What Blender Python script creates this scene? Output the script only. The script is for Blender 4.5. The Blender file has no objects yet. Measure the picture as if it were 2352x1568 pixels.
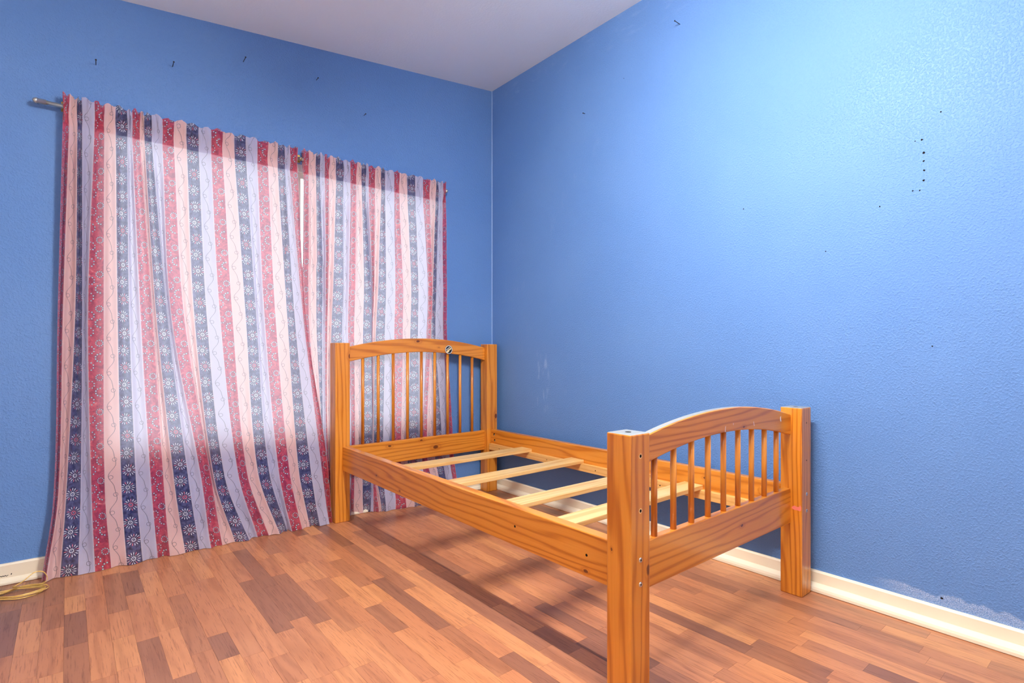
import bpy, bmesh, math, random
from mathutils import Vector, Matrix
random.seed(7)
C = bpy.context.scene.collection
S = 0.93                      # camera height in metres; plan lengths below are given in this unit where noted
R = math.radians

# ------------------------------------------------------------------ camera, world, lights, exposure
cam = bpy.data.cameras.new('camera')
camo = bpy.data.objects.new('camera', cam); C.objects.link(camo)
cam.sensor_width = 36; cam.lens = 18.964; cam.shift_y = 0.0089
cam.clip_start = 0.02
camo.location = (0, 0, S); camo.rotation_euler = (R(90), 0, -R(39.5))
bpy.context.scene.camera = camo

world = bpy.data.worlds.new('sky'); bpy.context.scene.world = world
world.use_nodes = True
bg = world.node_tree.nodes['Background']
bg.inputs[0].default_value = (0.93, 0.98, 1.0, 1); bg.inputs[1].default_value = 1.95

LAMP = Vector((0.93, 0.82, 2.39))     # centre of the long ceiling light
LAMP_STRENGTH = 370.0
FILL_GLOW_STRENGTH = 50.0

vs = bpy.context.scene.view_settings
vs.view_transform = 'Standard'; vs.look = 'None'; vs.gamma = 1; vs.use_curve_mapping = False
vs.exposure = 0.9

# ------------------------------------------------------------------ plan (metres)
WX = 2.43 * S        # inner face of east wall (right in the photo)
WY = 3.18 * S        # inner face of north wall (window wall)
WEST = -1.25; SOUTH = -1.15
def ceil_z(x): return (2.92 - 0.11 * (2.43 - x / S)) * S
WIN = (0.075 * S, 2.0 * S, 0.458 * S, 2.09 * S)   # window opening x0 x1 z0 z1

# ------------------------------------------------------------------ helpers
def lin(r, g, b):
    f = lambda c: (c / 255 / 12.92) if c / 255 <= 0.04045 else ((c / 255 + 0.055) / 1.055) ** 2.4
    return (f(r), f(g), f(b), 1)

def mesh_obj(name, bm, mat, parent=None, smooth=False):
    me = bpy.data.meshes.new(name); bm.to_mesh(me); bm.free()
    if mat: me.materials.append(mat)
    if smooth:
        for p in me.polygons: p.use_smooth = True
    o = bpy.data.objects.new(name, me); C.objects.link(o)
    if parent: o.parent = parent
    return o

def empty(name, loc=(0, 0, 0)):
    o = bpy.data.objects.new(name, None); C.objects.link(o); o.location = loc
    o.empty_display_size = 0.1
    return o

def tag(o, label, cat=None, group=None):
    o['label'] = label
    if cat: o['category'] = cat
    if group: o['group'] = group
    return o

def struct(o, label=None):
    o['kind'] = 'structure'
    if label: o['label'] = label
    return o

def add_box(bm, x0, x1, y0, y1, z0, z1, bevel=0, seg=2):
    r = bmesh.ops.create_cube(bm, size=1)
    vs_ = r['verts']
    for v in vs_:
        v.co = Vector(((x0 + x1) / 2 + v.co.x * (x1 - x0), (y0 + y1) / 2 + v.co.y * (y1 - y0), (z0 + z1) / 2 + v.co.z * (z1 - z0)))
    if bevel:
        es = {e for v in vs_ for e in v.link_edges}
        bmesh.ops.bevel(bm, geom=list(es), offset=bevel, segments=seg, affect='EDGES', profile=0.5)

def box(name, x0, x1, y0, y1, z0, z1, mat, parent=None, bevel=0):
    bm = bmesh.new(); add_box(bm, x0, x1, y0, y1, z0, z1, bevel)
    return mesh_obj(name, bm, mat, parent, False)

def add_tube(bm, pts, r, n=10, cap=True):
    """round tube through points; r may be a list"""
    pts = [Vector(p) for p in pts]
    rs = r if isinstance(r, (list, tuple)) else [r] * len(pts)
    rings = []
    prev = None
    for i, p in enumerate(pts):
        t = (pts[min(i + 1, len(pts) - 1)] - pts[max(i - 1, 0)]).normalized()
        if prev is None:
            a = Vector((0, 0, 1)) if abs(t.z) < 0.9 else Vector((1, 0, 0))
            u = t.cross(a).normalized()
        else:
            u = (prev - t * prev.dot(t)).normalized()
        prev = u
        w = t.cross(u)
        rings.append([bm.verts.new(p + (u * math.cos(2 * math.pi * k / n) + w * math.sin(2 * math.pi * k / n)) * rs[i]) for k in range(n)])
    for a, b in zip(rings, rings[1:]):
        for k in range(n):
            bm.faces.new((a[k], a[(k + 1) % n], b[(k + 1) % n], b[k]))
    if cap:
        bm.faces.new(list(reversed(rings[0]))); bm.faces.new(rings[-1])

def add_disc(bm, centre, normal, r0, r1=None, h=0.0, n=20):
    """flat disc or short (tapered) cylinder standing on centre along normal"""
    q = Vector((0, 0, 1)).rotation_difference(Vector(normal))
    c = Vector(centre); r1 = r0 if r1 is None else r1
    lo = [bm.verts.new(c + q @ Vector((math.cos(2 * math.pi * k / n) * r0, math.sin(2 * math.pi * k / n) * r0, 0))) for k in range(n)]
    if h == 0:
        return bm.faces.new(lo)
    hi = [bm.verts.new(c + q @ Vector((math.cos(2 * math.pi * k / n) * r1, math.sin(2 * math.pi * k / n) * r1, h))) for k in range(n)]
    for k in range(n): bm.faces.new((lo[k], lo[(k + 1) % n], hi[(k + 1) % n], hi[k]))
    bm.faces.new(hi); bm.faces.new(list(reversed(lo)))

# ---- node expression helper
class G:
    def __init__(self, name):
        self.m = bpy.data.materials.new(name); self.m.use_nodes = True
        self.t = self.m.node_tree; self.t.nodes.clear()
        self.out = self.t.nodes.new('ShaderNodeOutputMaterial')
    def n(self, typ, **k):
        nd = self.t.nodes.new(typ)
        for a, v in k.items(): setattr(nd, a, v)
        return nd
    def link(self, a, b): self.t.links.new(a.s if isinstance(a, X) else a, b)
    def put(self, v, sock):
        if isinstance(v, X): self.t.links.new(v.s, sock)
        elif hasattr(v, 'is_output'): self.t.links.new(v, sock)
        else: sock.default_value = v
    def math(self, op, a, b=None, c=None, clamp=False):
        nd = self.n('ShaderNodeMath', operation=op, use_clamp=clamp)
        self.put(a, nd.inputs[0])
        if b is not None: self.put(b, nd.inputs[1])
        if c is not None: self.put(c, nd.inputs[2])
        return X(self, nd.outputs[0])
    def mix(self, fac, a, b, blend='MIX'):
        nd = self.n('ShaderNodeMix', data_type='RGBA', blend_type=blend)
        self.put(fac, nd.inputs[0]); self.put(a, nd.inputs[6]); self.put(b, nd.inputs[7])
        return nd.outputs[2]
    def noise(self, vec, scale, detail=2, rough=0.5, dist=0.0):
        nd = self.n('ShaderNodeTexNoise')
        if vec is not None: self.put(vec, nd.inputs['Vector'])
        nd.inputs['Scale'].default_value = scale; nd.inputs['Detail'].default_value = detail
        nd.inputs['Roughness'].default_value = rough; nd.inputs['Distortion'].default_value = dist
        return X(self, nd.outputs['Fac'])
    def ramp(self, fac, stops, interp='LINEAR'):
        nd = self.n('ShaderNodeValToRGB'); nd.color_ramp.interpolation = interp
        self.put(fac, nd.inputs[0])
        el = nd.color_ramp.elements
        while len(el) < len(stops): el.new(0.5)
        for e, (p, c) in zip(el, stops):
            e.position = p; e.color = c if len(c) == 4 else (*c, 1)
        return nd.outputs[0]
    def sstep(self, x, a, b):
        nd = self.n('ShaderNodeMapRange', interpolation_type='SMOOTHSTEP')
        self.put(x, nd.inputs[0]); nd.inputs[1].default_value = a; nd.inputs[2].default_value = b
        nd.inputs[3].default_value = 0; nd.inputs[4].default_value = 1
        return X(self, nd.outputs[0])
    def pos(self): return self.n('ShaderNodeNewGeometry').outputs['Position']
    def mapping(self, vec, scale=(1, 1, 1), loc=(0, 0, 0)):
        nd = self.n('ShaderNodeMapping'); self.put(vec, nd.inputs[0])
        self.put(loc, nd.inputs[1]) if not isinstance(loc, tuple) else setattr(nd.inputs[1], 'default_value', loc)
        nd.inputs[3].default_value = scale
        return nd.outputs[0]
    def sep(self, vec):
        nd = self.n('ShaderNodeSeparateXYZ'); self.put(vec, nd.inputs[0])
        return [X(self, o) for o in nd.outputs]
    def comb(self, x, y, z):
        nd = self.n('ShaderNodeCombineXYZ')
        for i, v in enumerate((x, y, z)): self.put(v, nd.inputs[i])
        return nd.outputs[0]
    def bump(self, h, strength, dist):
        nd = self.n('ShaderNodeBump'); self.put(h, nd.inputs['Height'])
        nd.inputs['Strength'].default_value = strength; nd.inputs['Distance'].default_value = dist
        return nd.outputs[0]
    def pbr(self, color, rough, spec=0.5, normal=None, metallic=0.0, coat=0.0, coat_rough=0.1):
        b = self.n('ShaderNodeBsdfPrincipled')
        self.put(color, b.inputs['Base Color']); self.put(rough, b.inputs['Roughness'])
        b.inputs['Specular IOR Level'].default_value = spec; b.inputs['Metallic'].default_value = metallic
        b.inputs['Coat Weight'].default_value = coat; b.inputs['Coat Roughness'].default_value = coat_rough
        if normal is not None: self.link(normal, b.inputs['Normal'])
        self.link(b.outputs[0], self.out.inputs[0])
        return self.m
class X:
    def __init__(self, g, s): self.g = g; self.s = s
    def __add__(a, b): return a.g.math('ADD', a, b)
    __radd__ = __add__
    def __sub__(a, b): return a.g.math('SUBTRACT', a, b)
    def __rsub__(a, b): return a.g.math('SUBTRACT', b, a)
    def __mul__(a, b): return a.g.math('MULTIPLY', a, b)
    __rmul__ = __mul__
    def __truediv__(a, b): return a.g.math('DIVIDE', a, b)
    def abs(a): return a.g.math('ABSOLUTE', a)
    def floor(a): return a.g.math('FLOOR', a)
    def fract(a): return a.g.math('FRACT', a)
    def mod(a, b): return a.g.math('FLOORED_MODULO', a, b)
    def sin(a): return a.g.math('SINE', a)
    def lt(a, b): return a.g.math('LESS_THAN', a, b)
    def gt(a, b): return a.g.math('GREATER_THAN', a, b)
    def max(a, b): return a.g.math('MAXIMUM', a, b)
    def min(a, b): return a.g.math('MINIMUM', a, b)
    def hyp(a, b): return a.g.math('SQRT', a * a + b * b)
    def atan2(a, b): return a.g.math('ARCTAN2', a, b)

def plain(name, col, rough=0.5, metallic=0.0, spec=0.5):
    g = G(name)
    nz = g.noise(g.pos(), 40, 3)
    c = g.mix(nz * 0.25, col, tuple(v * 0.8 for v in col[:3]) + (1,))
    return g.pbr(c, rough, spec, None, metallic)

# ------------------------------------------------------------------ materials
def wall_blue(name, which):
    g = G(name); p = g.pos(); x, y, z = g.sep(p)
    big = g.noise(p, 1.3, 3)
    col = g.mix(g.sstep(big, 0.3, 0.75), lin(96, 137, 196), lin(103, 143, 200))
    peel = g.noise(p, 150, 3, 0.55); peel2 = g.noise(p, 55, 2)
    fine = g.noise(p, 420, 2, 0.6)
    scr = None
    if which == 'E':
        def band(v, a, b, c, d): return g.sstep(v, a, b) * (1 - g.sstep(v, c, d))
        wob = g.noise(g.mapping(p, (1, 7, 1)), 3, 3) * 0.05
        m1 = band(y, 0.12, 0.2, 0.56, 0.70) * band(z - wob + 0.025, 0.06, 0.075, 0.105, 0.112)
        edge = band(z - wob + 0.025, 0.092, 0.1, 0.108, 0.114) * band(y, 0.12, 0.2, 0.56, 0.70)
        m1 = m1 * 0.62 * g.sstep(fine, 0.38, 0.62) + edge * 0.3 * g.sstep(fine, 0.4, 0.65)
        m2 = band(y, 2.36, 2.44, 2.47, 2.52) * band(z, 0.5, 0.68, 0.85, 0.97) * g.sstep(g.noise(g.mapping(p, (1, 3, 1)), 14, 4), 0.5, 0.75) * 0.4
        m3 = g.sstep(g.noise(g.mapping(p, (1, 2.4, 1)), 5, 4, 0.6), 0.6, 0.78) * g.sstep(fine, 0.45, 0.75) * 0.22 * g.sstep(y, 1.0, 2.2)
        m4 = g.sstep(z, 2.50, 2.62) * g.sstep(g.noise(g.mapping(p, (1, 1, 3)), 9, 4), 0.55, 0.75) * 0.1
        scr = m1 + m2 + m3 + m4
    else:
        m3 = g.sstep(g.noise(g.mapping(p, (1, 1, 2)), 6, 4, 0.6), 0.62, 0.8) * g.sstep(fine, 0.45, 0.75) * 0.2
        scr = m3
    col = g.mix(g.math('MINIMUM', scr, 0.7), col, lin(188, 206, 232))
    h = g.sstep(peel, 0.42, 0.72) * 1.0 + peel2 * 0.35
    return g.pbr(col, 0.50, 0.32, g.bump(h, 0.6, 0.0022))
M = {}
M['wallN'] = wall_blue('blue_orange_peel_paint_north', 'N')
M['wallE'] = wall_blue('blue_orange_peel_paint_east', 'E')

def m_ceiling():
    g = G('white_ceiling_paint'); p = g.pos()
    h = g.noise(p, 90, 3, 0.6)
    c = g.mix(g.noise(p, 2, 3), lin(228, 240, 245), lin(234, 245, 250))
    return g.pbr(c, 0.8, 0.3, g.bump(h, 0.3, 0.003))
M['ceiling'] = m_ceiling()
def m_trim():
    g = G('cream_trim_paint'); p = g.pos()
    c = g.mix(g.noise(p, 6, 4), lin(238, 224, 196), lin(244, 232, 208))
    sp = g.sstep(g.noise(p, 60, 2), 0.74, 0.8)
    c = g.mix(sp * 0.35, c, lin(170, 150, 120))
    return g.pbr(c, 0.38, 0.5, g.bump(g.noise(p, 30, 2), 0.1, 0.002))
M['trim'] = m_trim()
M['white'] = plain('off_white_wall_paint', lin(236, 233, 226), 0.7)
M['vinyl'] = plain('white_window_vinyl', lin(240, 238, 226), 0.35)
M['dark'] = plain('dark_hole', (0.01, 0.009, 0.008, 1), 0.9, 0, 0.1)
M['steel'] = plain('galvanised_steel', (0.55, 0.55, 0.54, 1), 0.3, 1.0)
M['nickel'] = plain('brushed_nickel', (0.62, 0.60, 0.54, 1), 0.32, 0.9)
M['brass'] = plain('brass_bracket', (0.55, 0.36, 0.10, 1), 0.35, 1.0)
M['nail'] = plain('black_iron_nail', (0.03, 0.03, 0.035, 1), 0.45, 0.6)
M['ink'] = plain('black_ink', (0.012, 0.012, 0.012, 1), 0.6)
M['caulk'] = plain('pale_blue_caulk', lin(150, 180, 220), 0.45)
M['black_vinyl'] = plain('sticker_black', (0.008, 0.008, 0.008, 1), 0.3)
M['cream_vinyl'] = plain('sticker_cream', lin(250, 226, 170), 0.35)
M['white_vinyl'] = plain('sticker_white', lin(244, 242, 235), 0.35)
M['pink_paint'] = plain('pink_paint_smear', lin(240, 128, 110), 0.5)

def m_glass():
    g = G('window_glass')
    tr = g.n('ShaderNodeBsdfTransparent'); gl = g.n('ShaderNodeBsdfGlossy'); gl.inputs['Roughness'].default_value = 0.02
    fr = g.n('ShaderNodeFresnel'); mx = g.n('ShaderNodeMixShader')
    tr.inputs[0].default_value = (0.96, 0.985, 0.97, 1)
    g.link(fr.outputs[0], mx.inputs[0]); g.link(tr.outputs[0], mx.inputs[1]); g.link(gl.outputs[0], mx.inputs[2])
    g.link(mx.outputs[0], g.out.inputs[0]); return g.m
M['glass'] = m_glass()

KNOTS = {'x': [(1.446, 2.87, .375, .008), (1.655, 2.87, .387, .007), (1.755, 2.87, .336, .013), (1.633, 2.87, .986, .009), (1.777, 2.87, .949, .004), (1.76, .912, .339, .006), (1.773, .912, .671, .005)],
         'y': [(1.152, 2.426, .327, .006), (1.152, 2.191, .300, .004), (1.152, 1.064, .295, .006), (2.162, 1.289, .37, .006)],
         'z': [(1.192, 2.839, .899, .010), (2.201, 2.839, .495, .012), (1.185, .871, .35, .010), (1.111, .934, .404, .003)]}
def m_pine(name, axis, c_lo, c_mid, c_hi, rough=0.33, seed=0.0, knots=True, dusty=False):
    """pine board; axis = direction of the grain"""
    g = G(name); p = g.pos()
    rnd = X(g, g.n('ShaderNodeObjectInfo').outputs['Random'])
    off = g.comb(rnd * 7.3 + seed, rnd * 3.1, rnd * 5.7 + seed)
    add = g.n('ShaderNodeVectorMath', operation='ADD'); g.put(p, add.inputs[0]); g.put(off, add.inputs[1])
    v = add.outputs[0]
    st = {'x': (0.10, 1, 1), 'y': (1, 0.10, 1), 'z': (1, 1, 0.10)}[axis]
    warp = g.noise(g.mapping(v, tuple(s * 1.0 for s in st)), 7, 3, 0.5)
    sx, sy, sz = g.sep(g.mapping(v, st))
    across = {'x': sy * 0.6 + sz, 'y': sx * 0.6 + sz, 'z': sx + sy * 0.7}[axis]
    rings = ((across * 230 + warp * 46).sin() * 0.5 + 0.5)
    rings = g.math('POWER', rings, 3.0)
    fine = g.noise(g.mapping(v, {'x': (0.02, 1, 1), 'y': (1, 0.02, 1), 'z': (1, 1, 0.02)}[axis]), 330, 3, 0.6)
    big = g.noise(g.mapping(v, st), 9, 2)
    f = rings * 0.34 + fine * 0.34 + big * 0.42
    col = g.ramp(f, [(0.18, c_hi), (0.48, c_mid), (0.86, c_lo)])
    if knots:
        ks = KNOTS[axis]
        al = {'x': (0.55, 1, 1), 'y': (1, 0.55, 1), 'z': (1, 1, 0.55)}[axis]
        wig = g.noise(p, 60, 2) * 0.006 - 0.003
        for kx, ky, kz, kr in ks:
            px, py, pz = g.sep(p)
            dx, dy, dz = (px - kx) * al[0], (py - ky) * al[1], (pz - kz) * al[2]
            d = g.math('SQRT', dx * dx + dy * dy + dz * dz) + wig
            halo = 1 - g.sstep(d, kr * 0.8, kr * 3.2)
            lines = ((d * (5.0 / kr)).sin() * 0.5 + 0.5) * halo
            col = g.mix(halo * 0.22 + lines * 0.30, col, c_lo)
            col = g.mix((1 - g.sstep(d, kr * 0.55, kr * 0.95)) * 0.9, col, lin(98, 40, 12))
    if dusty:  # pale ceiling reflection painted into the colour of up-facing faces
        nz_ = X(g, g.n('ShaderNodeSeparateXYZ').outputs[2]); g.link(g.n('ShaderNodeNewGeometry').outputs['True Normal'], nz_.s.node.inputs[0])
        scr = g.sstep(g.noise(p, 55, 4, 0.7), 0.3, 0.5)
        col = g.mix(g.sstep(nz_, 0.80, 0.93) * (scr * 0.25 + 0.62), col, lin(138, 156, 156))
    return g.pbr(col, rough, 0.5, g.bump(f, 0.08, 0.001), 0, 0.4, 0.12)
P_LO, P_MID, P_HI = lin(172, 88, 14), lin(214, 132, 38), lin(228, 152, 58)
for ax in 'xyz': M['pine_' + ax] = m_pine('honey_pine_grain_' + ax, ax, P_LO, P_MID, P_HI, 0.33, ord(ax) * 0.1)
for ax in 'xz': M['dusty_' + ax] = m_pine('honey_pine_painted_sheen_' + ax, ax, P_LO, P_MID, P_HI, 0.33, ord(ax) * 0.1, True, True)
M['slat'] = m_pine('pale_unfinished_pine', 'x', lin(214, 156, 84), lin(232, 188, 118), lin(240, 204, 140), 0.5, 0.4, False)
M['ledger'] = m_pine('pale_pine_ledger', 'y', lin(212, 148, 74), lin(230, 176, 100), lin(238, 192, 120), 0.45, 0.9, False)

def m_plank(name, island):
    g = G(name); p = g.pos()
    if island: rnd = X(g, g.n('ShaderNodeNewGeometry').outputs['Random Per Island'])
    else: rnd = X(g, g.n('ShaderNodeObjectInfo').outputs['Random'])
    off = g.comb(rnd * 9.1, rnd * 31.7, rnd * 3.3)
    add = g.n('ShaderNodeVectorMath', operation='ADD'); g.put(p, add.inputs[0]); g.put(off, add.inputs[1])
    v = add.outputs[0]
    base = g.ramp(rnd, [(0.0, lin(142, 92, 68)), (0.14, lin(164, 106, 74)), (0.36, lin(186, 119, 79)), (0.7, lin(196, 128, 85)), (1.0, lin(209, 141, 90))])
    wv = g.noise(g.mapping(v, (1, 0.12, 1)), 12, 3, 0.5)
    x, y, z = g.sep(v)
    rings = g.math('POWER', ((x * 130 + wv * 26).sin() * 0.5 + 0.5), 2)
    pores = g.noise(g.mapping(v, (1, 0.045, 1)), 260, 4, 0.65)
    patch = g.noise(g.mapping(v, (1, 0.4, 1)), 8, 3)
    dark = g.mix(1.0, base, (0.52, 0.42, 0.36, 1), 'MULTIPLY')
    lite = g.mix(0.35, base, lin(224, 160, 112))
    c = g.mix(rings * 0.45 * g.sstep(patch, 0.35, 0.6), base, dark)
    c = g.mix(g.sstep(pores, 0.52, 0.68) * 0.85, c, dark)
    c = g.mix(g.sstep(patch, 0.55, 0.8) * 0.5, c, lite)
    scr = g.sstep(g.noise(g.mapping(p, (1, 0.25, 1)), 38, 5, 0.7), 0.66, 0.74) * 0.3
    c = g.mix(scr, c, lin(226, 180, 150))
    return g.pbr(c, g.math('ADD', 0.30, pores * 0.14), 0.85, g.bump(pores, 0.2, 0.0006))
M['plank'] = m_plank('laminate_block', False)
M['plank_field'] = m_plank('laminate_block_field', True)
M['underlay'] = plain('dark_underlay', (0.05, 0.025, 0.015, 1), 0.9)

def m_fabric():
    W = 0.056
    g = G('striped_print_cotton')
    uv = g.n('ShaderNodeUVMap'); uv.uv_map = 'UVMap'
    u, v, _ = g.sep(uv.outputs[0])
    typ = u.floor().mod(4.0)
    idx = (u / 4.0).floor()
    x = (u.fract() - 0.5) * W
    P3 = g.comb(u * W, v, idx * 1.7)
    TAU = 2 * math.pi
    # navy daisies
    per = 0.0755
    vv = v + 0.013
    cell = (vv / per).floor(); cy = (vv / per).fract() * per - per / 2
    alt = cell.mod(2.0); alt4 = cell.mod(4.0)
    cx = x - (alt - 0.5) * 0.007
    r = cx.hyp(cy); a = cy.atan2(cx) / TAU + cell * 0.13
    nz = g.noise(P3, 70, 3, 0.6)
    navy = g.mix(g.sstep(nz, 0.35, 0.65), lin(44, 40, 78), lin(100, 100, 142))
    dark = lin(28, 27, 60)
    navy = g.mix((1 - g.sstep(r, 0.012, 0.03)) * 0.5, navy, dark)
    def petals(n, ph, rc, hl, hw):
        k = (a * n + ph).fract() - 0.5
        lat = k * (TAU / n) * r
        e = g.math('SQRT', (lat / hw) * (lat / hw) + ((r - rc) / hl) * ((r - rc) / hl))
        return 1 - g.sstep(e, 0.75, 1.1)
    pink, white = lin(240, 120, 130), lin(236, 238, 246)
    pick = (g.math('MULTIPLY', (a * 16).floor(), 0.377).fract()).gt(0.72)
    navy = g.mix(petals(15, 0.0, 0.0205, 0.0060, 0.0017), navy, g.mix(pick, white, pink))
    navy = g.mix(petals(10, 0.2, 0.0122, 0.0016, 0.0012), navy, g.mix(alt, white, lin(246, 170, 176)))
    ring = 1 - g.sstep((r - 0.0068).abs(), 0.0012, 0.0019)
    navy = g.mix(ring, navy, g.mix(alt4.gt(2.5), white, pink))
    navy = g.mix(1 - g.sstep(r, 0.0012, 0.0020), navy, white)
    # red with dotted rings
    n1 = g.noise(P3, 34, 4, 0.65, 1.6)
    red = g.mix(g.sstep(n1, 0.36, 0.58), lin(158, 30, 56), lin(210, 72, 88))
    red = g.mix(g.sstep(n1, 0.58, 0.70) * 0.8, red, lin(248, 156, 150))
    def dots(px, pv, rr, n, dr, keep=None, per=0.148):
        vy = ((v + pv) / per).fract() * per - per / 2; vx = x - px
        rad = vx.hyp(vy); an = vy.atan2(vx) / TAU
        k = (an * n).fract() - 0.5
        lat = k * (TAU / n) * rad
        d = lat.hyp(rad - rr)
        m = 1 - g.sstep(d, dr * 0.75, dr * 1.2)
        sh = 1 - g.sstep(d, dr * 1.1, dr * 1.9)
        if keep == 'L': m = m * vx.lt(0.004); sh = sh * vx.lt(0.004)
        if keep == 'R': m = m * vx.gt(-0.003); sh = sh * vx.gt(-0.003)
        return m, sh
    for args in ((0.012, 0.0, 0.0125, 10, 0.0023), (0.015, 0.063, 0.017, 10, 0.0029, 'L'), (-0.022, 0.03, 0.016, 9, 0.0026, 'R'), (-0.026, 0.1, 0.018, 9, 0.0027, 'R')):
        m, sh = dots(*args)
        red = g.mix(sh * 0.8, red, lin(36, 44, 84)); red = g.mix(m, red, lin(196, 236, 238))
    # plain stripes with a looping line
    per2 = 0.15
    q = v / per2 + idx * 0.21
    cx2 = (q * TAU).sin() * 0.0125 + (q * TAU * 2 + 0.8).sin() * 0.004
    slope = 1.2
    dl = (x - cx2).abs() / slope
    hv = (q * 2 - 0.5).fract() - 0.5
    side = ((q * 2 - 0.5 + 0.5).floor().mod(2.0) - 0.5) * -2
    lv = hv * per2 * 0.5
    hv2 = (q * 2).fract() - 0.5
    s2 = 1 - (q * 2).floor().mod(2.0) * 2
    lx = x - s2 * 0.0075
    loop = ((lx).hyp(hv2 * per2 * 0.5) - 0.0078).abs()
    ln = 1 - g.sstep(dl.min(loop), 0.0004, 0.0013)
    lined = ln * 0.85
    soft = g.noise(P3, 25, 2)
    peach = g.mix(soft * 0.4, lin(246, 204, 196), lin(240, 188, 182))
    peach = g.mix(lined, peach, lin(70, 56, 66))
    lav = g.mix(soft * 0.4, lin(206, 200, 222), lin(192, 190, 216))
    lav = g.mix(lined, lav, lin(58, 58, 74))
    col = g.mix(typ.gt(0.5), red, peach)
    col = g.mix(typ.gt(1.5), col, navy)
    col = g.mix(typ.gt(2.5), col, lav)
    seam = 1 - g.sstep((u.fract() - 0.5).abs() * -1.0 + 0.5, 0.012, 0.035)
    col = g.mix(seam * 0.45, col, lin(250, 236, 236))
    d = g.n('ShaderNodeBsdfDiffuse'); t = g.n('ShaderNodeBsdfTranslucent'); mx = g.n('ShaderNodeMixShader')
    wv = g.noise(P3, 900, 2)
    nb = g.bump(wv, 0.08, 0.0006)
    g.link(col, d.inputs[0]); g.link(nb, d.inputs['Normal'])
    tc = g.mix(0.72, col, lin(232, 232, 250))
    g.link(tc, t.inputs[0])
    mx.inputs[0].default_value = 0.42
    g.link(d.outputs[0], mx.inputs[1]); g.link(t.outputs[0], mx.inputs[2])
    g.link(mx.outputs[0], g.out.inputs[0])
    return g.m
M['fabric'] = m_fabric()

def m_cord():
    g = G('clear_gold_lamp_cord'); p = g.pos()
    c = g.mix(g.noise(p, 60, 2), lin(206, 152, 62), lin(238, 202, 120))
    return g.pbr(c, 0.22, 0.6, None, 0.15)
M['cord'] = m_cord()

# ------------------------------------------------------------------ room shell
T = 0.12
TOP = 2.95
bm = bmesh.new()
x0, x1, z0, z1 = WIN
add_box(bm, WEST - T, x0, WY, WY + T, -0.05, TOP)
add_box(bm, x1, WX + T, WY, WY + T, -0.05, TOP)
add_box(bm, x0, x1, WY, WY + T, -0.05, z0)
add_box(bm, x0, x1, WY, WY + T, z1, TOP)
wall_n = struct(mesh_obj('wall_north', bm, M['wallN']), 'blue orange-peel painted wall with the curtained window')
wall_e = struct(box('wall_east', WX, WX + T, SOUTH - T, WY, -0.05, TOP, M['wallE']), 'long bare blue painted wall beside the bed')
wall_w = struct(box('wall_west', WEST - T, WEST, SOUTH - T, WY, -0.05, TOP, M['white']), 'off-white side wall facing the bed')
wall_s = struct(box('wall_south', WEST, WX, SOUTH - T, SOUTH, -0.05, TOP, M['white']), 'off-white wall opposite the window')
bm = bmesh.new()
for xa in (WEST - T, WX + T):
    for ya in (SOUTH - T, WY + T):
        for dz in (0, 0.1): bm.verts.new((xa, ya, ceil_z(xa) + dz))
bmesh.ops.convex_hull(bm, input=bm.verts)
ceiling = struct(mesh_obj('ceiling', bm, M['ceiling']), 'sloping white painted ceiling')

# floor: slab with laminate blocks laid along y
floor = struct(box('floor', WEST, WX, SOUTH, WY, -0.05, -0.007, M['underlay']), 'three-strip wood laminate floor')
def project(pt):
    v = Vector(pt) - camo.location
    fw = Vector((math.sin(R(39.5)), math.cos(R(39.5)), 0)); rt = Vector((math.cos(R(39.5)), -math.sin(R(39.5)), 0))
    d = v.dot(fw)
    if d < 0.05: return None
    return 1176 + 1239 * v.dot(rt) / d, 805 - 1239 * v.z / d, d
rw = 0.0597; gap = 0.0002
blocks = []
nrow = int((WX - WEST) / rw) + 1
for i in range(nrow):
    xb = WX - i * rw; xa = max(WEST, xb - rw)
    if xb - xa < 0.004: continue
    y = SOUTH - random.uniform(0, 0.3)
    while y < WY:
        ln_ = random.choice((0.17, 0.22, 0.27, 0.33, 0.38, 0.42, 0.5))
        ya, yb = max(SOUTH, y), min(WY, y + ln_)
        if yb - ya > 0.01: blocks.append((xa + gap, xb - gap, ya + gap, yb - gap))
        y += ln_
def seen(b):
    pts = [project(((b[0] + b[1]) / 2, b[2] + (b[3] - b[2]) * t, 0)) for t in (0.02, 0.25, 0.5, 0.75, 0.98)]
    ok = [p for p in pts if p and -20 < p[0] < 2372 and -20 < p[1] < 1588]
    if not ok: return 0
    d = sum(p[2] for p in ok) / len(ok)
    return (b[1] - b[0]) * (b[3] - b[2]) * len(ok) / 5 / d ** 3
order = sorted(range(len(blocks)), key=lambda i: -seen(blocks[i]))
sel = [i for i in order[:300] if seen(blocks[i]) > 0]
bm = bmesh.new(); add_box(bm, -0.5, 0.5, -0.5, 0.5, -1, 0)
unit = bpy.data.meshes.new('laminate_plank'); bm.to_mesh(unit); bm.free(); unit.materials.append(M['plank'])
for i in sel:
    b = blocks[i]
    o = bpy.data.objects.new('plank', unit); C.objects.link(o)
    o.location = ((b[0] + b[1]) / 2, (b[2] + b[3]) / 2, 0); o.scale = (b[1] - b[0], b[3] - b[2], 0.0065)
    o.parent = floor
ss = set(sel)
bm = bmesh.new()
for i, b in enumerate(blocks):
    if i not in ss: add_box(bm, b[0], b[1], b[2], b[3], -0.0065, 0)
o = mesh_obj('plank_field', bm, M['plank_field'], floor); o['kind'] = 'stuff'

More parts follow.
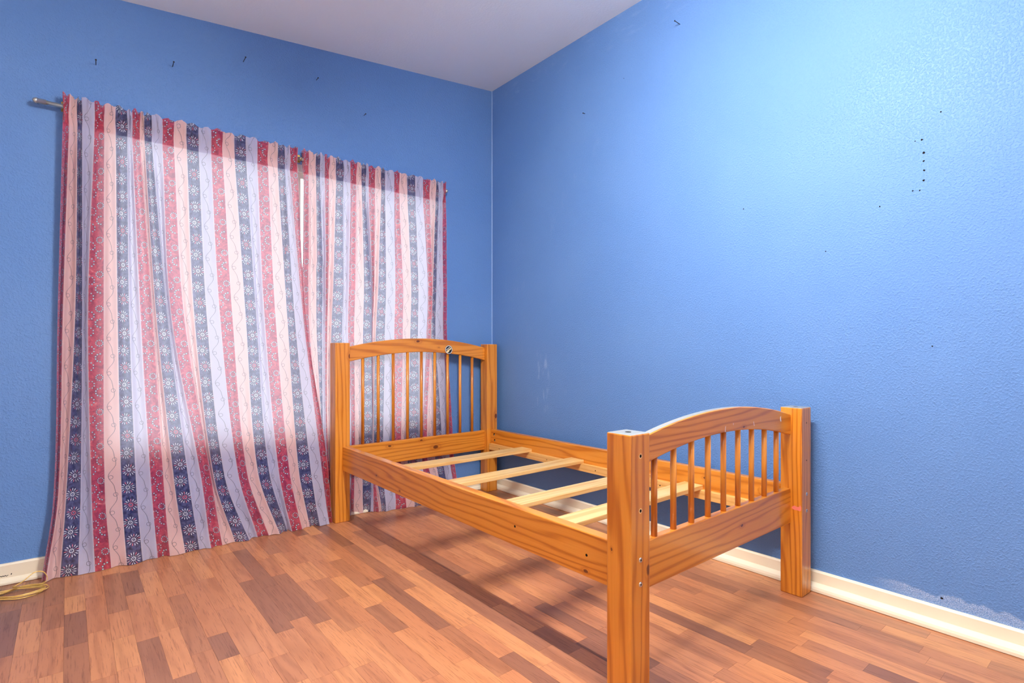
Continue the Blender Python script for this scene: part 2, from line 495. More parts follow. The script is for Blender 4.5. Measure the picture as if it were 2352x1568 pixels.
# baseboards: extruded profile (distance from wall, height)
def profile_board(name, prof, length_axis, a, b, label):
    bm = bmesh.new(); rings = []
    for t in (a, b):
        ring = []
        for d, z in prof:
            ring.append(bm.verts.new((WX - d, t, z) if length_axis == 'y' else (t, WY - d, z)))
        rings.append(ring)
    n = len(prof)
    for k in range(n): bm.faces.new((rings[0][k], rings[0][(k + 1) % n], rings[1][(k + 1) % n], rings[1][k]))
    bm.faces.new(rings[0]); bm.faces.new(rings[1])
    bmesh.ops.recalc_face_normals(bm, faces=bm.faces)
    return struct(mesh_obj(name, bm, M['trim']), label)
def prof(h, t, sh, st):
    return [(0, 0.002), (st, 0.002), (st, sh * 0.45), (st - 0.003, sh * 0.75), (t + 0.006, sh), (t, sh + 0.003), (t, h - 0.006), (t - 0.004, h), (0, h)]
base_e = profile_board('baseboard_east', prof(0.074, 0.012, 0.026, 0.040), 'y', SOUTH, WY, 'cream painted baseboard with shoe moulding along the bare wall')
base_n = profile_board('baseboard_north', prof(0.079, 0.014, 0.020, 0.034), 'x', WEST, WX - 0.041, 'cream painted baseboard under the window')

# caulk line in the corner
bm = bmesh.new(); add_tube(bm, [(WX - 0.001, WY - 0.001, 0.08), (WX - 0.001, WY - 0.001, ceil_z(WX))], 0.0032, 6)
struct(mesh_obj('trim_1', bm, M['caulk']), 'thin pale caulk line in the wall corner')

# handwriting on the baseboard, cut off by the photo's edge
bm = bmesh.new()
yf = WY - 0.0145
def stroke(pts, w=0.0011):
    for (xa, za), (xb, zb) in zip(pts, pts[1:]):
        d = Vector((xb - xa, 0, zb - za)); L = d.length
        if L == 0: continue
        nrm = Vector((-d.z, 0, d.x)).normalized() * w
        c = [bm.verts.new((xa + s1 * nrm.x, yf, za + s1 * nrm.z)) for s1 in (-1, 1)] + [bm.verts.new((xb + s1 * nrm.x, yf, zb + s1 * nrm.z)) for s1 in (1, -1)]
        bm.faces.new(c)
wx, wz = -0.225, 0.030
pts = [(wx + i * 0.0034, wz + (0.008 if (i % 2 == 0) else 0.001) * (1.0 if i < 5 else 0.6)) for i in range(12)] + [(wx + 0.043, wz + 0.004)]
stroke(pts); stroke([(wx + 0.053, wz + 0.009), (wx + 0.051, wz + 0.003)], 0.0014)
bmesh.ops.recalc_face_normals(bm, faces=bm.faces)
mesh_obj('ink_scribble', bm, M['ink'], base_n)['label'] = 'black handwriting scribble'

# holes in the east wall
hx = WX - 0.0004
for y, z, r_ in ((0.533, 1.652, .0032), (0.552, 1.653, .002), (0.528, 1.606, .0042), (0.528, 1.578, .0034), (0.527, 1.546, .0034), (0.528, 1.512, .0034), (0.539, 1.480, .0026), (0.559, 1.483, .0026),
                 (0.657, 1.449, .0026), (0.481, 1.73, .0026), (1.165, 1.543, .0028), (0.504, 0.945, .0024), (0.837, 1.313, .0022), (1.816, 2.362, .002), (0.478, 0.101, .0036)):
    bm = bmesh.new()
    ring = []
    n = 9
    for k in range(n):
        q = 1 + random.uniform(-0.25, 0.25)
        ring.append(bm.verts.new((hx, y + math.cos(k / n * 2 * math.pi) * r_ * q, z + math.sin(k / n * 2 * math.pi) * r_ * q)))
    cv = bm.verts.new((hx + 0.0003, y, z))
    for k in range(n): bm.faces.new((ring[k], ring[(k + 1) % n], cv))
    mesh_obj('nail_hole', bm, M['dark'], wall_e)

# ------------------------------------------------------------------ window
wr = empty('window_1', ((x0 + x1) / 2, WY + 0.07, z0)); struct(wr, 'white vinyl sliding window behind the curtains')
bpy.context.view_layer.update()
def under(o, par):
    o.parent = par; o.matrix_parent_inverse = Matrix.Translation(par.location).inverted(); return o
ya, yb = WY + 0.045, WY + 0.105
fr = 0.04
bm = bmesh.new()
add_box(bm, x0, x1, ya, yb, z1 - fr, z1); add_box(bm, x0, x1, ya, yb, z0, z0 + fr)
add_box(bm, x0, x0 + fr, ya, yb, z0 + fr, z1 - fr); add_box(bm, x1 - fr, x1, ya, yb, z0 + fr, z1 - fr)
under(mesh_obj('window_frame', bm, M['vinyl']), wr)
xm = (x0 + x1) / 2
for k, (a, b, yy) in enumerate(((x0 + fr, xm + 0.02, ya + 0.012), (xm - 0.02, x1 - fr, ya + 0.034))):
    bm = bmesh.new(); st = 0.032
    add_box(bm, a, b, yy, yy + 0.02, z1 - fr - 0.024, z1 - fr); add_box(bm, a, b, yy, yy + 0.02, z0 + fr, z0 + fr + st)
    add_box(bm, a, a + st, yy, yy + 0.02, z0 + fr + st, z1 - fr - 0.024); add_box(bm, b - st, b, yy, yy + 0.02, z0 + fr + st, z1 - fr - 0.024)
    sash = under(mesh_obj('sash', bm, M['vinyl']), wr)
    bm = bmesh.new(); add_box(bm, a + st, b - st, yy + 0.008, yy + 0.012, z0 + fr + st, z1 - fr - 0.024)
    mesh_obj('pane', bm, M['glass'], sash)
bm = bmesh.new(); add_box(bm, x0, x1, WY - 0.001, ya, z0, z0 + 0.015, 0.003)
under(mesh_obj('window_sill', bm, M['trim']), wr)
# daylight portal in the window opening
pl = bpy.data.lights.new('daylight_portal', 'AREA'); pl.shape = 'RECTANGLE'; pl.size = x1 - x0; pl.size_y = z1 - z0
pl.cycles.is_portal = True
po = bpy.data.objects.new('daylight_portal', pl); C.objects.link(po)
po.location = ((x0 + x1) / 2, WY + T + 0.01, (z0 + z1) / 2); po.rotation_euler = (-R(90), 0, 0)

# ------------------------------------------------------------------ ceiling lamp (above the picture) with its own light
lamp = tag(empty('ceiling_light', (LAMP.x, LAMP.y, LAMP.z)), 'long white ceiling light with a narrow glowing diffuser', 'ceiling light')
HL, HW = 0.42, 0.022            # half length and half width of the diffuser
top = ceil_z(LAMP.x) - LAMP.z
bm = bmesh.new()
add_box(bm, -HW - 0.005, HW + 0.005, -HL - 0.01, HL + 0.01, 0.0, 0.025, 0.004)
mesh_obj('housing', bm, M['vinyl'], lamp)
for yy in (-0.3, 0.3):
    bm = bmesh.new(); add_tube(bm, [(0, yy, 0.02), (0, yy, top + 0.01)], 0.012, 12)
    mesh_obj('stem', bm, M['vinyl'], lamp)
def m_glow(name, strength):
    g = G(name); e = g.n('ShaderNodeEmission'); e.inputs[0].default_value = (1.0, 0.985, 0.965, 1); e.inputs[1].default_value = strength
    g.link(e.outputs[0], g.out.inputs[0]); return g.m
bm = bmesh.new(); rings = []; n = 12
for y in (-HL, HL):
    rings.append([bm.verts.new((math.cos(math.pi * k / n) * HW, y, -math.sin(math.pi * k / n) * 0.016)) for k in range(n + 1)])
for k in range(n): bm.faces.new((rings[0][k], rings[0][k + 1], rings[1][k + 1], rings[1][k]))
bm.faces.new(rings[0]); bm.faces.new(rings[1])
bmesh.ops.recalc_face_normals(bm, faces=bm.faces)
mesh_obj('diffuser', bm, m_glow('lit_diffuser', LAMP_STRENGTH), lamp)
bm = bmesh.new(); rings = []  # up-facing glow added to brighten the ceiling and fill the room
for y in (-HL, HL):
    rings.append([bm.verts.new((math.cos(math.pi * k / n) * HW, y, 0.025 + math.sin(math.pi * k / n) * 0.02)) for k in range(n + 1)])
for k in range(n): bm.faces.new((rings[0][k], rings[0][k + 1], rings[1][k + 1], rings[1][k]))
bm.faces.new(rings[0]); bm.faces.new(rings[1])
bmesh.ops.recalc_face_normals(bm, faces=bm.faces)
mesh_obj('added_fill_glow', bm, m_glow('added_fill_emission', FILL_GLOW_STRENGTH), lamp)

# ------------------------------------------------------------------ bed frame (coordinates in S units)
bed = tag(empty('bed_frame', (1.787 * S, 2.04 * S, 0)), 'honey pine bed frame with arched slatted headboard and footboard', 'bed')
bpy.context.view_layer.update()
def bpart(o): return under(o, bed)
def sbox(name, xa, xb, ya_, yb_, za, zb, mat, bevel=0.003):
    return bpart(box(name, xa * S, xb * S, ya_ * S, yb_ * S, za * S, zb * S, mat, None, bevel))
PX = ((1.195, 1.283), (2.291, 2.379))
FY = (0.937, 1.023); HY = (3.053, 3.136)
FH, HH = 0.767, 1.0455
posts = {}
for k, (a, b) in enumerate(PX):
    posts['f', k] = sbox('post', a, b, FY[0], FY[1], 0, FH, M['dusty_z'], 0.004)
    posts['h', k] = sbox('post', a, b, HY[0], HY[1], 0, HH, M['pine_z'], 0.004)
# holes and bolts on the foot posts
for k, (a, b) in enumerate(PX):
    xc = (a + b) / 2 * S; yf = FY[0] * S
    for z, kind in ((0.7045, 'hole'), (0.551, 'hole'), (0.4135, 'bolt'), (0.345, 'bolt')):
        bm = bmesh.new()
        if kind == 'hole':
            rr = 0.0042 if k == 0 else 0.003
            add_disc(bm, (xc, yf - 0.0003, z * S), (0, -1, 0), rr, n=14)
            mesh_obj('screw_hole', bm, M['dark'], posts['f', k])
            bm = bmesh.new(); n = 20
            ri = [bm.verts.new((xc + math.cos(q / n * 2 * math.pi) * rr, yf - 0.0003, z * S + math.sin(q / n * 2 * math.pi) * rr)) for q in range(n)]
            ro = [bm.verts.new((xc + math.cos(q / n * 2 * math.pi) * rr * 1.7, yf - 0.0001, z * S + math.sin(q / n * 2 * math.pi) * rr * 1.7)) for q in range(n)]
            for q in range(n): bm.faces.new((ri[q], ri[(q + 1) % n], ro[(q + 1) % n], ro[q]))
            if k == 0: mesh_obj('counterbore', bm, M['slat'], posts['f', k])
            else: bm.free()
        else:
            add_disc(bm, (xc, yf + 0.0005, z * S), (0, -1, 0), 0.0068, 0.0055, 0.0025, 18)
            bo = mesh_obj('bolt', bm, M['steel'], posts['f', k])
            bm = bmesh.new(); add_disc(bm, (xc, yf - 0.0022, z * S), (0, -1, 0), 0.0024, n=6)
            mesh_obj('hex_socket', bm, M['dark'], bo)
    # dowel hole in the top
    bm = bmesh.new(); add_disc(bm, (xc, (FY[0] + FY[1]) / 2 * S, FH * S + 0.0003), (0, 0, 1), 0.0085, n=20)
    mesh_obj('dowel_hole', bm, M['dark'], posts['f', k])
# pink smear on the far foot post
bm = bmesh.new()
xs = PX[1][0] * S - 0.0004
prn = [(0.978, .355), (.966, .35), (.955, .351), (.944, .349), (.940, .354), (.940, .366), (.944, .375), (.947, .366), (.957, .364), (.965, .368), (.975, .362)]
bm.faces.new([bm.verts.new((xs, y * S, z * S)) for y, z in prn])
mesh_obj('paint_smear', bm, M['pink_paint'], posts['f', 1])

def arch_rail(name, xa, xb, yf_, yb_, z_end, rise, hgt, mat):
    bm = bmesh.new(); n = 40; secs = []
    for i in range(n + 1):
        t = i / n; x = xa + (xb - xa) * t
        q = 1 - (2 * t - 1) ** 2
        zt = z_end + rise * q; zb = zt - hgt + 0.0 * q
        c = 0.003
        secs.append([bm.verts.new((x * S, y * S, z * S)) for y, z in ((yf_ + c, zt), (yf_, zt - c), (yf_, zb + c), (yf_ + c, zb), (yb_ - c, zb), (yb_, zb + c), (yb_, zt - c), (yb_ - c, zt))])
    for a, b in zip(secs, secs[1:]):
        for k in range(8): bm.faces.new((a[k], a[(k + 1) % 8], b[(k + 1) % 8], b[k]))
    bm.faces.new(secs[0]); bm.faces.new(secs[-1])
    bmesh.ops.recalc_face_normals(bm, faces=bm.faces)
    return bpart(mesh_obj(name, bm, mat))
XA, XB = 1.281, 2.293
head_top = arch_rail('headboard_top_rail', XA, XB, 3.086, 3.114, 1.020, 0.059, 0.088, M['pine_x'])
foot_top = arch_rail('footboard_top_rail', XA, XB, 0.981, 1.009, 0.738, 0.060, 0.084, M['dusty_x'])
sbox('headboard_lower_rail', XA, XB, 3.086, 3.114, 0.296, 0.433, M['pine_x'])
sbox('footboard_lower_rail', XA, XB, 0.981, 1.009, 0.293, 0.435, M['pine_x'])
for (yc, zlo, zend, rise, hgt) in ((3.100, 0.431, 1.020, 0.059, 0.088), (0.995, 0.433, 0.738, 0.060, 0.084)):
    for i in range(9):
        x = XA + (XB - XA) * (i + 1) / 10; t = (i + 1) / 10
        zt = zend + rise * (1 - (2 * t - 1) ** 2) - hgt + 0.006
        bm = bmesh.new(); add_tube(bm, [(x * S, yc * S, zlo * S), (x * S, yc * S, zt * S)], 0.0098 * S, 18)
        o = bpart(mesh_obj('spindle', bm, M['pine_z'], None, True))
        for p in o.data.polygons:
            if len(p.vertices) > 4: p.use_smooth = False
rail_n = sbox('side_rail', 1.2385, 1.2795, 1.021, 3.055, 0.300, 0.438, M['pine_y'], 0.003)
rail_f = sbox('side_rail', 2.325, 2.362, 1.021, 3.055, 0.300, 0.4405, M['pine_y'], 0.003)
led_f = sbox('ledger', 2.300, 2.3255, 1.09, 3.045, 0.301, 0.344, M['ledger'], 0.0015)
led_n = sbox('ledger', 1.279, 1.3045, 1.09, 3.0, 0.301, 0.344, M['ledger'], 0.0015)
for i, (yc, sk) in enumerate(((2.665, 0.0), (2.205, 0.008), (1.745, -0.006), (1.44, 0.01))):
    bm = bmesh.new(); add_box(bm, 1.281 * S, 2.323 * S, (yc - 0.05) * S, (yc + 0.05) * S, 0.344 * S, 0.364 * S, 0.002)
    for v in bm.verts: v.co.y += (v.co.x / S - 1.795) * sk * S
    bpart(mesh_obj('bed_slat', bm, M['slat']))
# holes in side rails and ledger screws
def hole(par, c, nrm, r_, name='screw_hole', mat='dark'):
    bm = bmesh.new(); add_disc(bm, c, nrm, r_, n=14); return mesh_obj(name, bm, M[mat], par)
for y, z in ((1.486, 0.370), (1.14, 0.368)): hole(rail_n, (1.2385 * S - 0.0003, y * S, z * S), (-1, 0, 0), 0.0042)
for y, z, r_ in ((3.018, 0.408, .0085), (3.012, 0.368, .008)):
    hole(rail_f, (2.325 * S - 0.0003, y * S, z * S), (-1, 0, 0), r_, 'barrel_nut_hole')
    bm = bmesh.new(); add_disc(bm, (2.325 * S - 0.0004, (y - 0.003) * S, (z - 0.003) * S), (-1, 0, 0), 0.0045, 0.004, 0.001, 12)
    mesh_obj('barrel_nut', bm, M['steel'], rail_f)
for y in (2.93, 2.45, 2.05, 1.92, 1.62, 1.2): hole(led_f, (2.300 * S - 0.0003, y * S, 0.322 * S), (-1, 0, 0), 0.0032)
bm = bmesh.new(); add_disc(bm, (2.325 * S + 0.001, 1.118 * S, 0.395 * S), (-1, 0, 0), 0.013, 0.013, 0.006, 18)
mesh_obj('barrel_nut', bm, M['pine_z'], rail_f)

# round guitar-headstock sticker on the headboard rail
def sticker():
    yy = 3.086 * S - 0.0004
    cx, cz, r_ = 1.990 * S, 1.0065 * S, 0.0265
    me = bpy.data.meshes.new('sticker'); bm = bmesh.new()
    def poly(pts, m, k):
        f_ = bm.faces.new([bm.verts.new((cx + a * r_, yy - 0.00025 * k, cz + b * r_)) for a, b in pts]); f_.material_index = m
    circ = lambda a, b, rr, n: [(a + math.cos(q / n * 2 * math.pi) * rr, b + math.sin(q / n * 2 * math.pi) * rr) for q in range(n)]
    poly(circ(0, 0, 1.05, 36), 0, 0); poly(circ(0, 0, 0.985, 36), 1, 1); poly(circ(0, 0, 0.86, 36), 0, 2)
    # headstock: runs from lower left to upper right, scrolled tip
    hs = [(-0.62, -0.60), (-0.42, -0.74), (-0.24, -0.66), (-0.12, -0.60), (0.0, -0.52), (0.12, -0.30), (0.22, -0.12), (0.36, -0.02), (0.52, -0.02), (0.64, 0.08), (0.70, 0.26), (0.62, 0.42), (0.46, 0.46), (0.34, 0.34), (0.16, 0.20), (-0.10, 0.06), (-0.34, -0.08), (-0.52, -0.22), (-0.66, -0.42)]
    poly(hs, 2, 3)
    for q in range(5): poly(circ(-0.66 + q * 0.225, -0.02 + q * 0.145 + (0.02 if q > 2 else 0), 0.105, 12), 1, 4)
    for q in range(5): poly(circ(-0.50 + q * 0.24, -0.32 + q * 0.145, 0.055, 10), 0, 5)
    bm.normal_update()
    for f_ in bm.faces:
        if f_.normal.y > 0: f_.normal_flip()
    bm.to_mesh(me); bm.free()
    for m in ('black_vinyl', 'white_vinyl', 'cream_vinyl'): me.materials.append(M[m])
    o = bpy.data.objects.new('sticker', me); C.objects.link(o); o.parent = head_top; o.matrix_parent_inverse = Matrix.Translation(bed.location).inverted() @ Matrix.Translation(bed.location)
    o['label'] = 'round black sticker with a cream guitar headstock'
sticker()
# chips on the footboard rail
yy = 0.981 * S - 0.0004
for cx, cz, w, h, sl in ((2.200, 0.727, .009, .022, -.1), (1.98, 0.727, .003, .018, -.3), (1.775, 0.725, .003, .022, .2), (1.83, .739, .0018, .008, .1)):
    bm = bmesh.new()
    f_ = bm.faces.new([bm.verts.new((cx * S + a * w + b * h * sl, yy, cz * S + b * h)) for a, b in ((-.5, -.2), (0, -.5), (.5, -.4), (.3, .1), (.5, .5), (-.1, .4), (-.5, .25))])
    bm.normal_update()
    if f_.normal.y > 0: f_.normal_flip()
    mesh_obj('paint_chip', bm, M['white_vinyl'], foot_top)

# ------------------------------------------------------------------ curtains
SW = 0.056
LT = [-.0152, .0056, .0323, .048, .0885, .1225, .1616, .2032, .2204, .2489, .265, .2925, .3322, .3777, .4279, .4775, .5285, .5788, .6304, .6834, .7336, .7851, .8314, .8679, .8918, .9316]
LM = [-.0303, -.0138, .0252, .0485, .0665, .1206, .1672, .2096, .2493, .2949, .3075, .3506, .3646, .4161, .4573, .5094, .5648, .62, .6773, .7273, .7653, .8195, .8769, .9155, .9578, .9714]
LL = [-.0437, -.0288, -.0041, .0434, .0778, .1239, .1804, .234, .2875, .3367, .3753, .4321, .4834, .5245, .5361, .5826, .6418, .6821, .7301, .782, .8281, .8829, .9277, .9899, 1.0482, 1.0802]
LB = [-.081, -.0677, -.0233, .0349, .0893, .1453, .1986, .2566, .3115, .3579, .4176, .4756, .5207, .5706, .6275, .688, .73, .7811, .8293, .872, .8894, .9422, .985, 1.0309, 1.0825, 1.102]
RT = [.9656, .9929, 1.0322, 1.0533, 1.0793, 1.1032, 1.142, 1.1839, 1.2241, 1.2598, 1.2908, 1.3143, 1.3328, 1.3729, 1.4108, 1.4356, 1.4943, 1.5284, 1.5806, 1.6368, 1.6881, 1.7374, 1.7781, 1.8003, 1.8291, 1.855]
RM = [.9726, 1.0025, 1.0421, 1.0753, 1.0909, 1.1041, 1.126, 1.1853, 1.2155, 1.2538, 1.3085, 1.3564, 1.3631, 1.3658, 1.3861, 1.4438, 1.503, 1.562, 1.6118, 1.6616, 1.726, 1.7573, 1.7595, 1.7876, 1.8388, 1.8681]
RL = [1.0587, 1.0658, 1.0753, 1.0825, 1.0993, 1.1066, 1.1235, 1.1803, 1.2384, 1.259, 1.3032, 1.3644, 1.3685, 1.3704, 1.3725, 1.4327, 1.5001, 1.5519, 1.5958, 1.6677, 1.6921, 1.7292, 1.7825, 1.837, 1.886, 1.9159]
RB = [1.0668, 1.0786, 1.0906, 1.1098, 1.1292, 1.1487, 1.1684, 1.1983, 1.2286, 1.2515, 1.3059, 1.3456, 1.3589, 1.3805, 1.3967, 1.4186, 1.4797, 1.5453, 1.5919, 1.6394, 1.6878, 1.7402, 1.7937, 1.8483, 1.9007, 1.9339]
HDR = 1.868; TOPZ = 1.992
def ss(t): t = max(0, min(1, t)); return t * t * (3 - 2 * t)
def lerp_tab(tab, x):
    if x <= tab[0][0]: return tab[0][1]
    for (a, b), (c, d) in zip(tab, tab[1:]):
        if x <= c: return b + (d - b) * ss((x - a) / (c - a))
    return tab[-1][1]
def crom(zs, vs_, z):
    # monotone-ish cubic through rows (zs ascending)
    if z <= zs[0]: return vs_[0]
    if z >= zs[-1]: return vs_[-1]
    for i in range(len(zs) - 1):
        if z <= zs[i + 1]:
            t = (z - zs[i]) / (zs[i + 1] - zs[i])
            sl = lambda j: (vs_[min(j + 1, len(zs) - 1)] - vs_[max(j - 1, 0)]) / (zs[min(j + 1, len(zs) - 1)] - zs[max(j - 1, 0)])
            h = zs[i + 1] - zs[i]
            return ((2 * t ** 3 - 3 * t * t + 1) * vs_[i] + (t ** 3 - 2 * t * t + t) * h * sl(i) + (-2 * t ** 3 + 3 * t * t) * vs_[i + 1] + (t ** 3 - t * t) * h * sl(i + 1))
def wob(a, b, ph): return math.sin(a * 1.0 + ph) * 0.5 + math.sin(a * 2.3 + b * 1.7 + ph * 2.1) * 0.3 + math.sin(a * 5.1 - b * 2.9 + ph) * 0.2

def curtain(name, rows, side, label, uoff):
    root_x = sum(rows[0][1]) / 26
    root = tag(empty(name, (root_x, 2.88, 0)), label, 'curtain')
    bpy.context.view_layer.update()
    zs = [r[0] for r in rows]
    NS = 8
    us = [k + j / NS for k in range(25) for j in range(NS)] + [25.0]
    levels = [0.003, 0.02, 0.045, 0.075] + [0.11 + 0.042 * i for i in range(42)]
    levels = [z for z in levels if z < HDR - 0.02] + [HDR - 0.012, HDR]
    heads = [HDR, HDR + 0.006, HDR + 0.02, HDR + 0.035, 1.918, 1.930, 1.943, 1.955, 1.966, 1.978, 1.985, TOPZ]
    def point(u, z, head, back=False):
        xb = [crom(zs, [r[1][k] for r in rows], z) for k in (int(min(u, 24.999)), int(min(u, 24.999)) + 1)]
        k = min(int(u), 24); t = u - k
        x = xb[0] + (xb[1] - xb[0]) * t
        w = max(0.002, xb[1] - xb[0])
        dep = 0.5 * math.sqrt(max(0, SW * SW - min(w, SW) ** 2))
        fold = dep * math.sin(math.pi * t) ** 1.3
        hfade = 1 - ss((z - 1.70) / 0.16)
        fade_b = 1.0
        if side == 'L':
            y = lerp_tab([(0, 2.874), (0.12, 2.884), (0.42, 2.913), (1.0, 2.916), (1.95, 2.908)], z)
            x *= y / (2.874 + 0.023 * min(1, z / 1.95))
            y += wob(u * 0.9, z * 2, 0.4) * 0.008 * (1 - 0.5 * z / 1.9) * hfade
            if x > 0.85 and z < 0.35:   # slump on the floor by the post
                y -= ss((x - 0.85) / 0.15) * (1 - ss(z / 0.3)) * 0.012
            if z < 0.12: y -= (0.12 - z) ** 2 * 1.6 * (0.5 + 0.5 * math.sin(u * 2.2))
        else:
            up = 2.909; beh = 2.929
            y = up + (beh - up) * (1 - ss((z - 1.0) / 0.35))
            if z < 0.27:
                bul = lerp_tab([(1.2, 2.927), (1.30, 2.925), (1.42, 2.868), (1.62, 2.840), (1.75, 2.838), (1.9, 2.880), (2.0, 2.90)], x)
                y = bul + (y - bul) * ss(z / 0.27)
            y += wob(u * 1.1, z * 2, 1.9) * 0.006 * hfade
            fade_b = 0.45 if z < 1.0 else 0.45 + 0.55 * ss((z - 1.0) / 0.35)
        if side == 'R' and z < 1.4: y += 0.013 * (1 - ss((x - 1.06) / 0.10))
        y += fold * (0.12 + 0.88 * hfade) * fade_b
        if side == 'L' and x > 0.88: y = min(y, 2.921)
        if z < 0.2: y += math.sin(u * 3.7 + z * 22) * 0.004 * (1 - z / 0.2)
        if head:
            rise = ss((z - HDR) / 0.05)
            sq = 1.0 + 1.2 * max(0, SW - w) / SW
            wr_ = (math.sin(u * 9.3 + z * 14) * 0.5 + math.sin(u * 17.7 - z * 40 + 1.3) * 0.35 + math.sin(u * 31 + 2) * 0.25) * 0.0085 * sq
            pin = math.exp(-((z - 1.915) / 0.012) ** 2) * 0.004
            y = y + (wr_ * rise if not back else -wr_ * rise) + pin
            y = min(y, 2.9115)
            if back: y = 2.9120 + 0.023 * ss((z - 1.868) / 0.055) + abs(wr_) * 0.5 - pin
            if z > 1.97: z = z + math.sin(u * 6.1 + 0.7) * 0.005 * sq + math.sin(u * 2.37) * 0.004
            x += math.sin(u * 11 + z * 30) * 0.0016 * rise
        return Vector((x, y, z))
    def sheet(pname, zl, head, back=False):
        bm = bmesh.new(); uvl = bm.loops.layers.uv.new('UVMap')
        grid = [[bm.verts.new(point(u, z, head, back)) for u in us] for z in zl]
        zz = [float(z) for z in zl]
        for i in range(len(zl) - 1):
            for j in range(len(us) - 1):
                f_ = bm.faces.new((grid[i][j], grid[i][j + 1], grid[i + 1][j + 1], grid[i + 1][j]))
                for lp, (a, b) in zip(f_.loops, ((us[j], zz[i]), (us[j + 1], zz[i]), (us[j + 1], zz[i + 1]), (us[j], zz[i + 1]))):
                    lp[uvl].uv = (a + uoff, b)
        return under(mesh_obj(pname, bm, M['fabric'], None, True), root)
    sheet('panel', levels, False)
    sheet('header', heads, True)
    sheet('rod_pocket', [1.868, 1.876, 1.885, 1.895] + [1.905 + 0.008 * i for i in range(8)] + [1.972, 1.982, 1.99], True, True)
    return root
curtain('curtain', [(0.003, LB), (0.33, LL), (1.10, LM), (1.868, LT)], 'L', 'wide striped curtain panel spread flat, hanging left of the bed', 0)
curtain('curtain', [(0.003, RB), (0.42, RL), (1.145, RM), (1.848, RT)], 'R', 'narrower gathered striped curtain panel hanging behind the headboard', 0)

# rod
RY, RZ = 2.9225, 1.947
rod = tag(empty('curtain_rod', (0.88, RY, RZ)), 'thin silver curtain rod with small end caps above the window', 'curtain rod')
bpy.context.view_layer.update()
bm = bmesh.new(); add_tube(bm, [(-0.095, RY, RZ), (0.95, RY, RZ)], 0.0085, 14); under(mesh_obj('rod_tube', bm, M['nickel'], None, True), rod)
bm = bmesh.new(); add_tube(bm, [(0.90, RY, RZ), (1.865, RY, RZ)], 0.0068, 14); under(mesh_obj('inner_tube', bm, M['nickel'], None, True), rod)
for xa, sg in ((-0.095, -1), (1.862, 1)):
    bm = bmesh.new()
    add_tube(bm, [(xa - sg * 0.028, RY, RZ), (xa, RY, RZ), (xa + sg * 0.0005, RY, RZ), (xa + sg * 0.006, RY, RZ), (xa + sg * 0.012, RY, RZ), (xa + sg * 0.015, RY, RZ)], [0.0102, 0.0102, 0.0118, 0.0118, 0.0075, 0.002], 16)
    under(mesh_obj('end_cap', bm, M['nickel'], None, True), rod)
for xa in (-0.012, 0.955, 1.835):
    bm = bmesh.new()
    add_box(bm, xa - 0.008, xa + 0.008, WY - 0.003, WY, RZ - 0.012, RZ + 0.03, 0.001)
    add_tube(bm, [(xa, WY - 0.002, RZ + 0.012), (xa, WY - 0.02, RZ - 0.004), (xa, RY, RZ - 0.0105), (xa, RY - 0.010, RZ - 0.004), (xa, RY - 0.0105, RZ + 0.006)], 0.002, 8)
    under(mesh_obj('bracket', bm, M['brass']), rod)

# ------------------------------------------------------------------ nails
def nail(base, out, label, L_=0.042, group=None):
    b = Vector(base); d = Vector(out).normalized()
    bm = bmesh.new()
    add_tube(bm, [b - d * 0.004, b + d * L_], 0.0016, 8)
    add_disc(bm, b + d * L_, d, 0.0036, 0.0036, 0.0012, 12)
    o = mesh_obj('nail', bm, M['nail'])
    return tag(o, label, 'nail', group)
nls = ('long dark nail in the blue wall above the curtain, closest to the bare rod end',
       'long dark nail above the wide curtain panel, second along from the bare rod end',
       'long dark nail above the wide curtain panel, third along from the bare rod end',
       'short dark nail in the blue wall above the gap between the two curtains',
       'short dark nail in the blue wall above the narrower gathered curtain')
for i, (x, z, L_) in enumerate(((0.096, 2.171, .042), (0.38, 2.258, .044), (0.684, 2.384, .046), (1.051, 2.409, .026), (1.326, 2.292, .022))):
    nail((x, WY, z), (0.02 * (i - 2), -1, 0.08), nls[i], L_, 'nails above the curtains')
nail((WX, 1.479, 2.489), (-1, 0.05, 0.05), 'dark nail high on the bare blue wall near the ceiling', 0.04)
nail((WX, 2.092, 2.27), (-1, 0.0, -0.1), 'short dark nail in the bare blue wall near the room corner', 0.016)

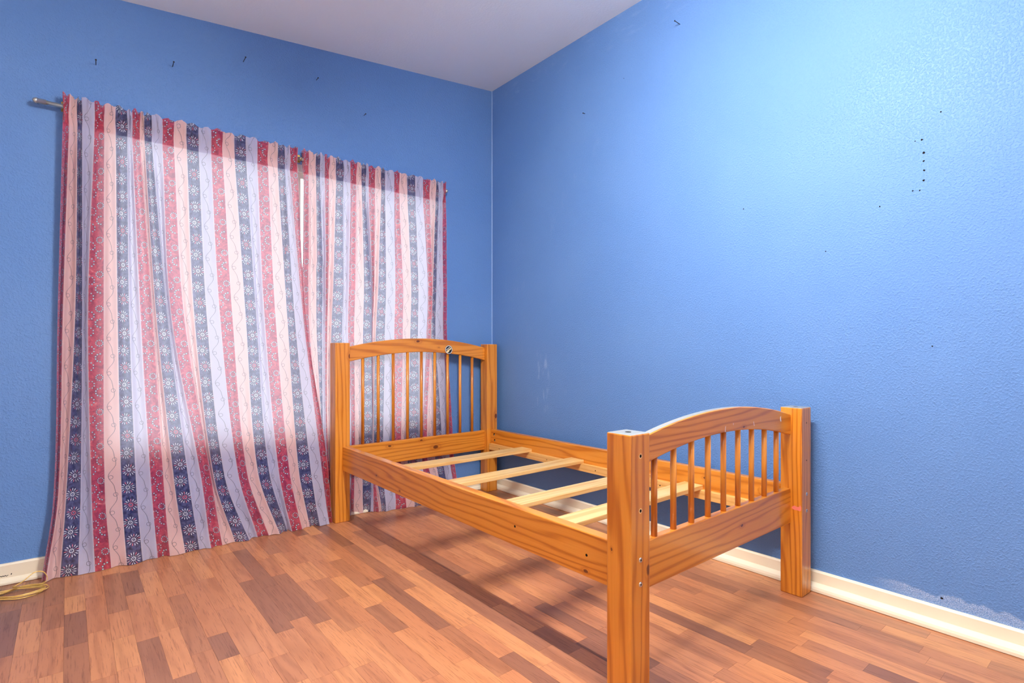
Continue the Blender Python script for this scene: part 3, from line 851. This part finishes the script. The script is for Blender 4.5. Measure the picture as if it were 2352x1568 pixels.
# ------------------------------------------------------------------ lamp cord on the floor
def cord():
    c = Vector((-0.165, 2.788, 0.0))
    pts = []
    N = 220
    for i in range(N):
        t = i / N; lap = t * 4; a = 2 * math.pi * lap + 0.4
        k = int(lap); f_ = lap - k
        mixv = lambda A: A[k] + (A[(k + 1) % 4] - A[k]) * ss(f_)
        lx = mixv((0.100, 0.082, 0.108, 0.090)); ly = mixv((0.050, 0.062, 0.034, 0.057))
        ox = mixv((0.0, 0.014, -0.012, 0.02)); oy = mixv((0.0, -0.008, 0.010, -0.014)); rot = R(mixv((-8, 6, -14, 2)))
        ex = math.cos(a) * lx; ey = math.sin(a) * ly * (0.45 + 0.55 * ss((ex + 0.06) / 0.08) if ex < 0.02 else 1.0)
        x = ex * math.cos(rot) - ey * math.sin(rot) + ox; y = ex * math.sin(rot) + ey * math.cos(rot) + oy
        z = 0.003 + 0.0022 * k + 0.0022 * (1 + math.sin(a * 2 + k * 1.7))
        pts.append(c + Vector((x, y, z)))
    tail = [c + Vector((-0.02, -0.005, 0.022)), c + Vector((0.03, 0.03, 0.035)), c + Vector((0.065, 0.055, 0.055)), c + Vector((0.095, 0.058, 0.045)), c + Vector((0.098, 0.045, 0.012)), c + Vector((0.03, 0.052, 0.006)), c + Vector((-0.08, 0.048, 0.004)), c + Vector((-0.22, 0.02, 0.004)), c + Vector((-0.35, -0.05, 0.004))]
    # smooth the tail
    sm = []
    for i in range(len(tail) - 1):
        p0, p1, p2, p3 = tail[max(i - 1, 0)], tail[i], tail[i + 1], tail[min(i + 2, len(tail) - 1)]
        for j in range(8):
            t = j / 8
            sm.append(0.5 * ((2 * p1) + (p2 - p0) * t + (2 * p0 - 5 * p1 + 4 * p2 - p3) * t * t + (3 * p1 - p0 - 3 * p2 + p3) * t ** 3))
    root = tag(empty('lamp_cord', (c.x, c.y, 0)), 'coiled clear gold lamp cord on the floor against the baseboard', 'cord')
    bpy.context.view_layer.update()
    bm = bmesh.new()
    for off in (-0.0011, 0.0011):
        add_tube(bm, [p + Vector((0, off, off * 0.6)) for p in pts + sm[4:]], 0.0012, 7)
    under(mesh_obj('cable', bm, M['cord'], None, True), root)
    bm = bmesh.new()
    add_tube(bm, [c + Vector((-0.035, math.cos(a) * 0.016, 0.013 + math.sin(a) * 0.0105)) for a in [k * 2 * math.pi / 14 for k in range(15)]], 0.0016, 7)
    under(mesh_obj('tie', bm, M['cord'], None, True), root)
cord()
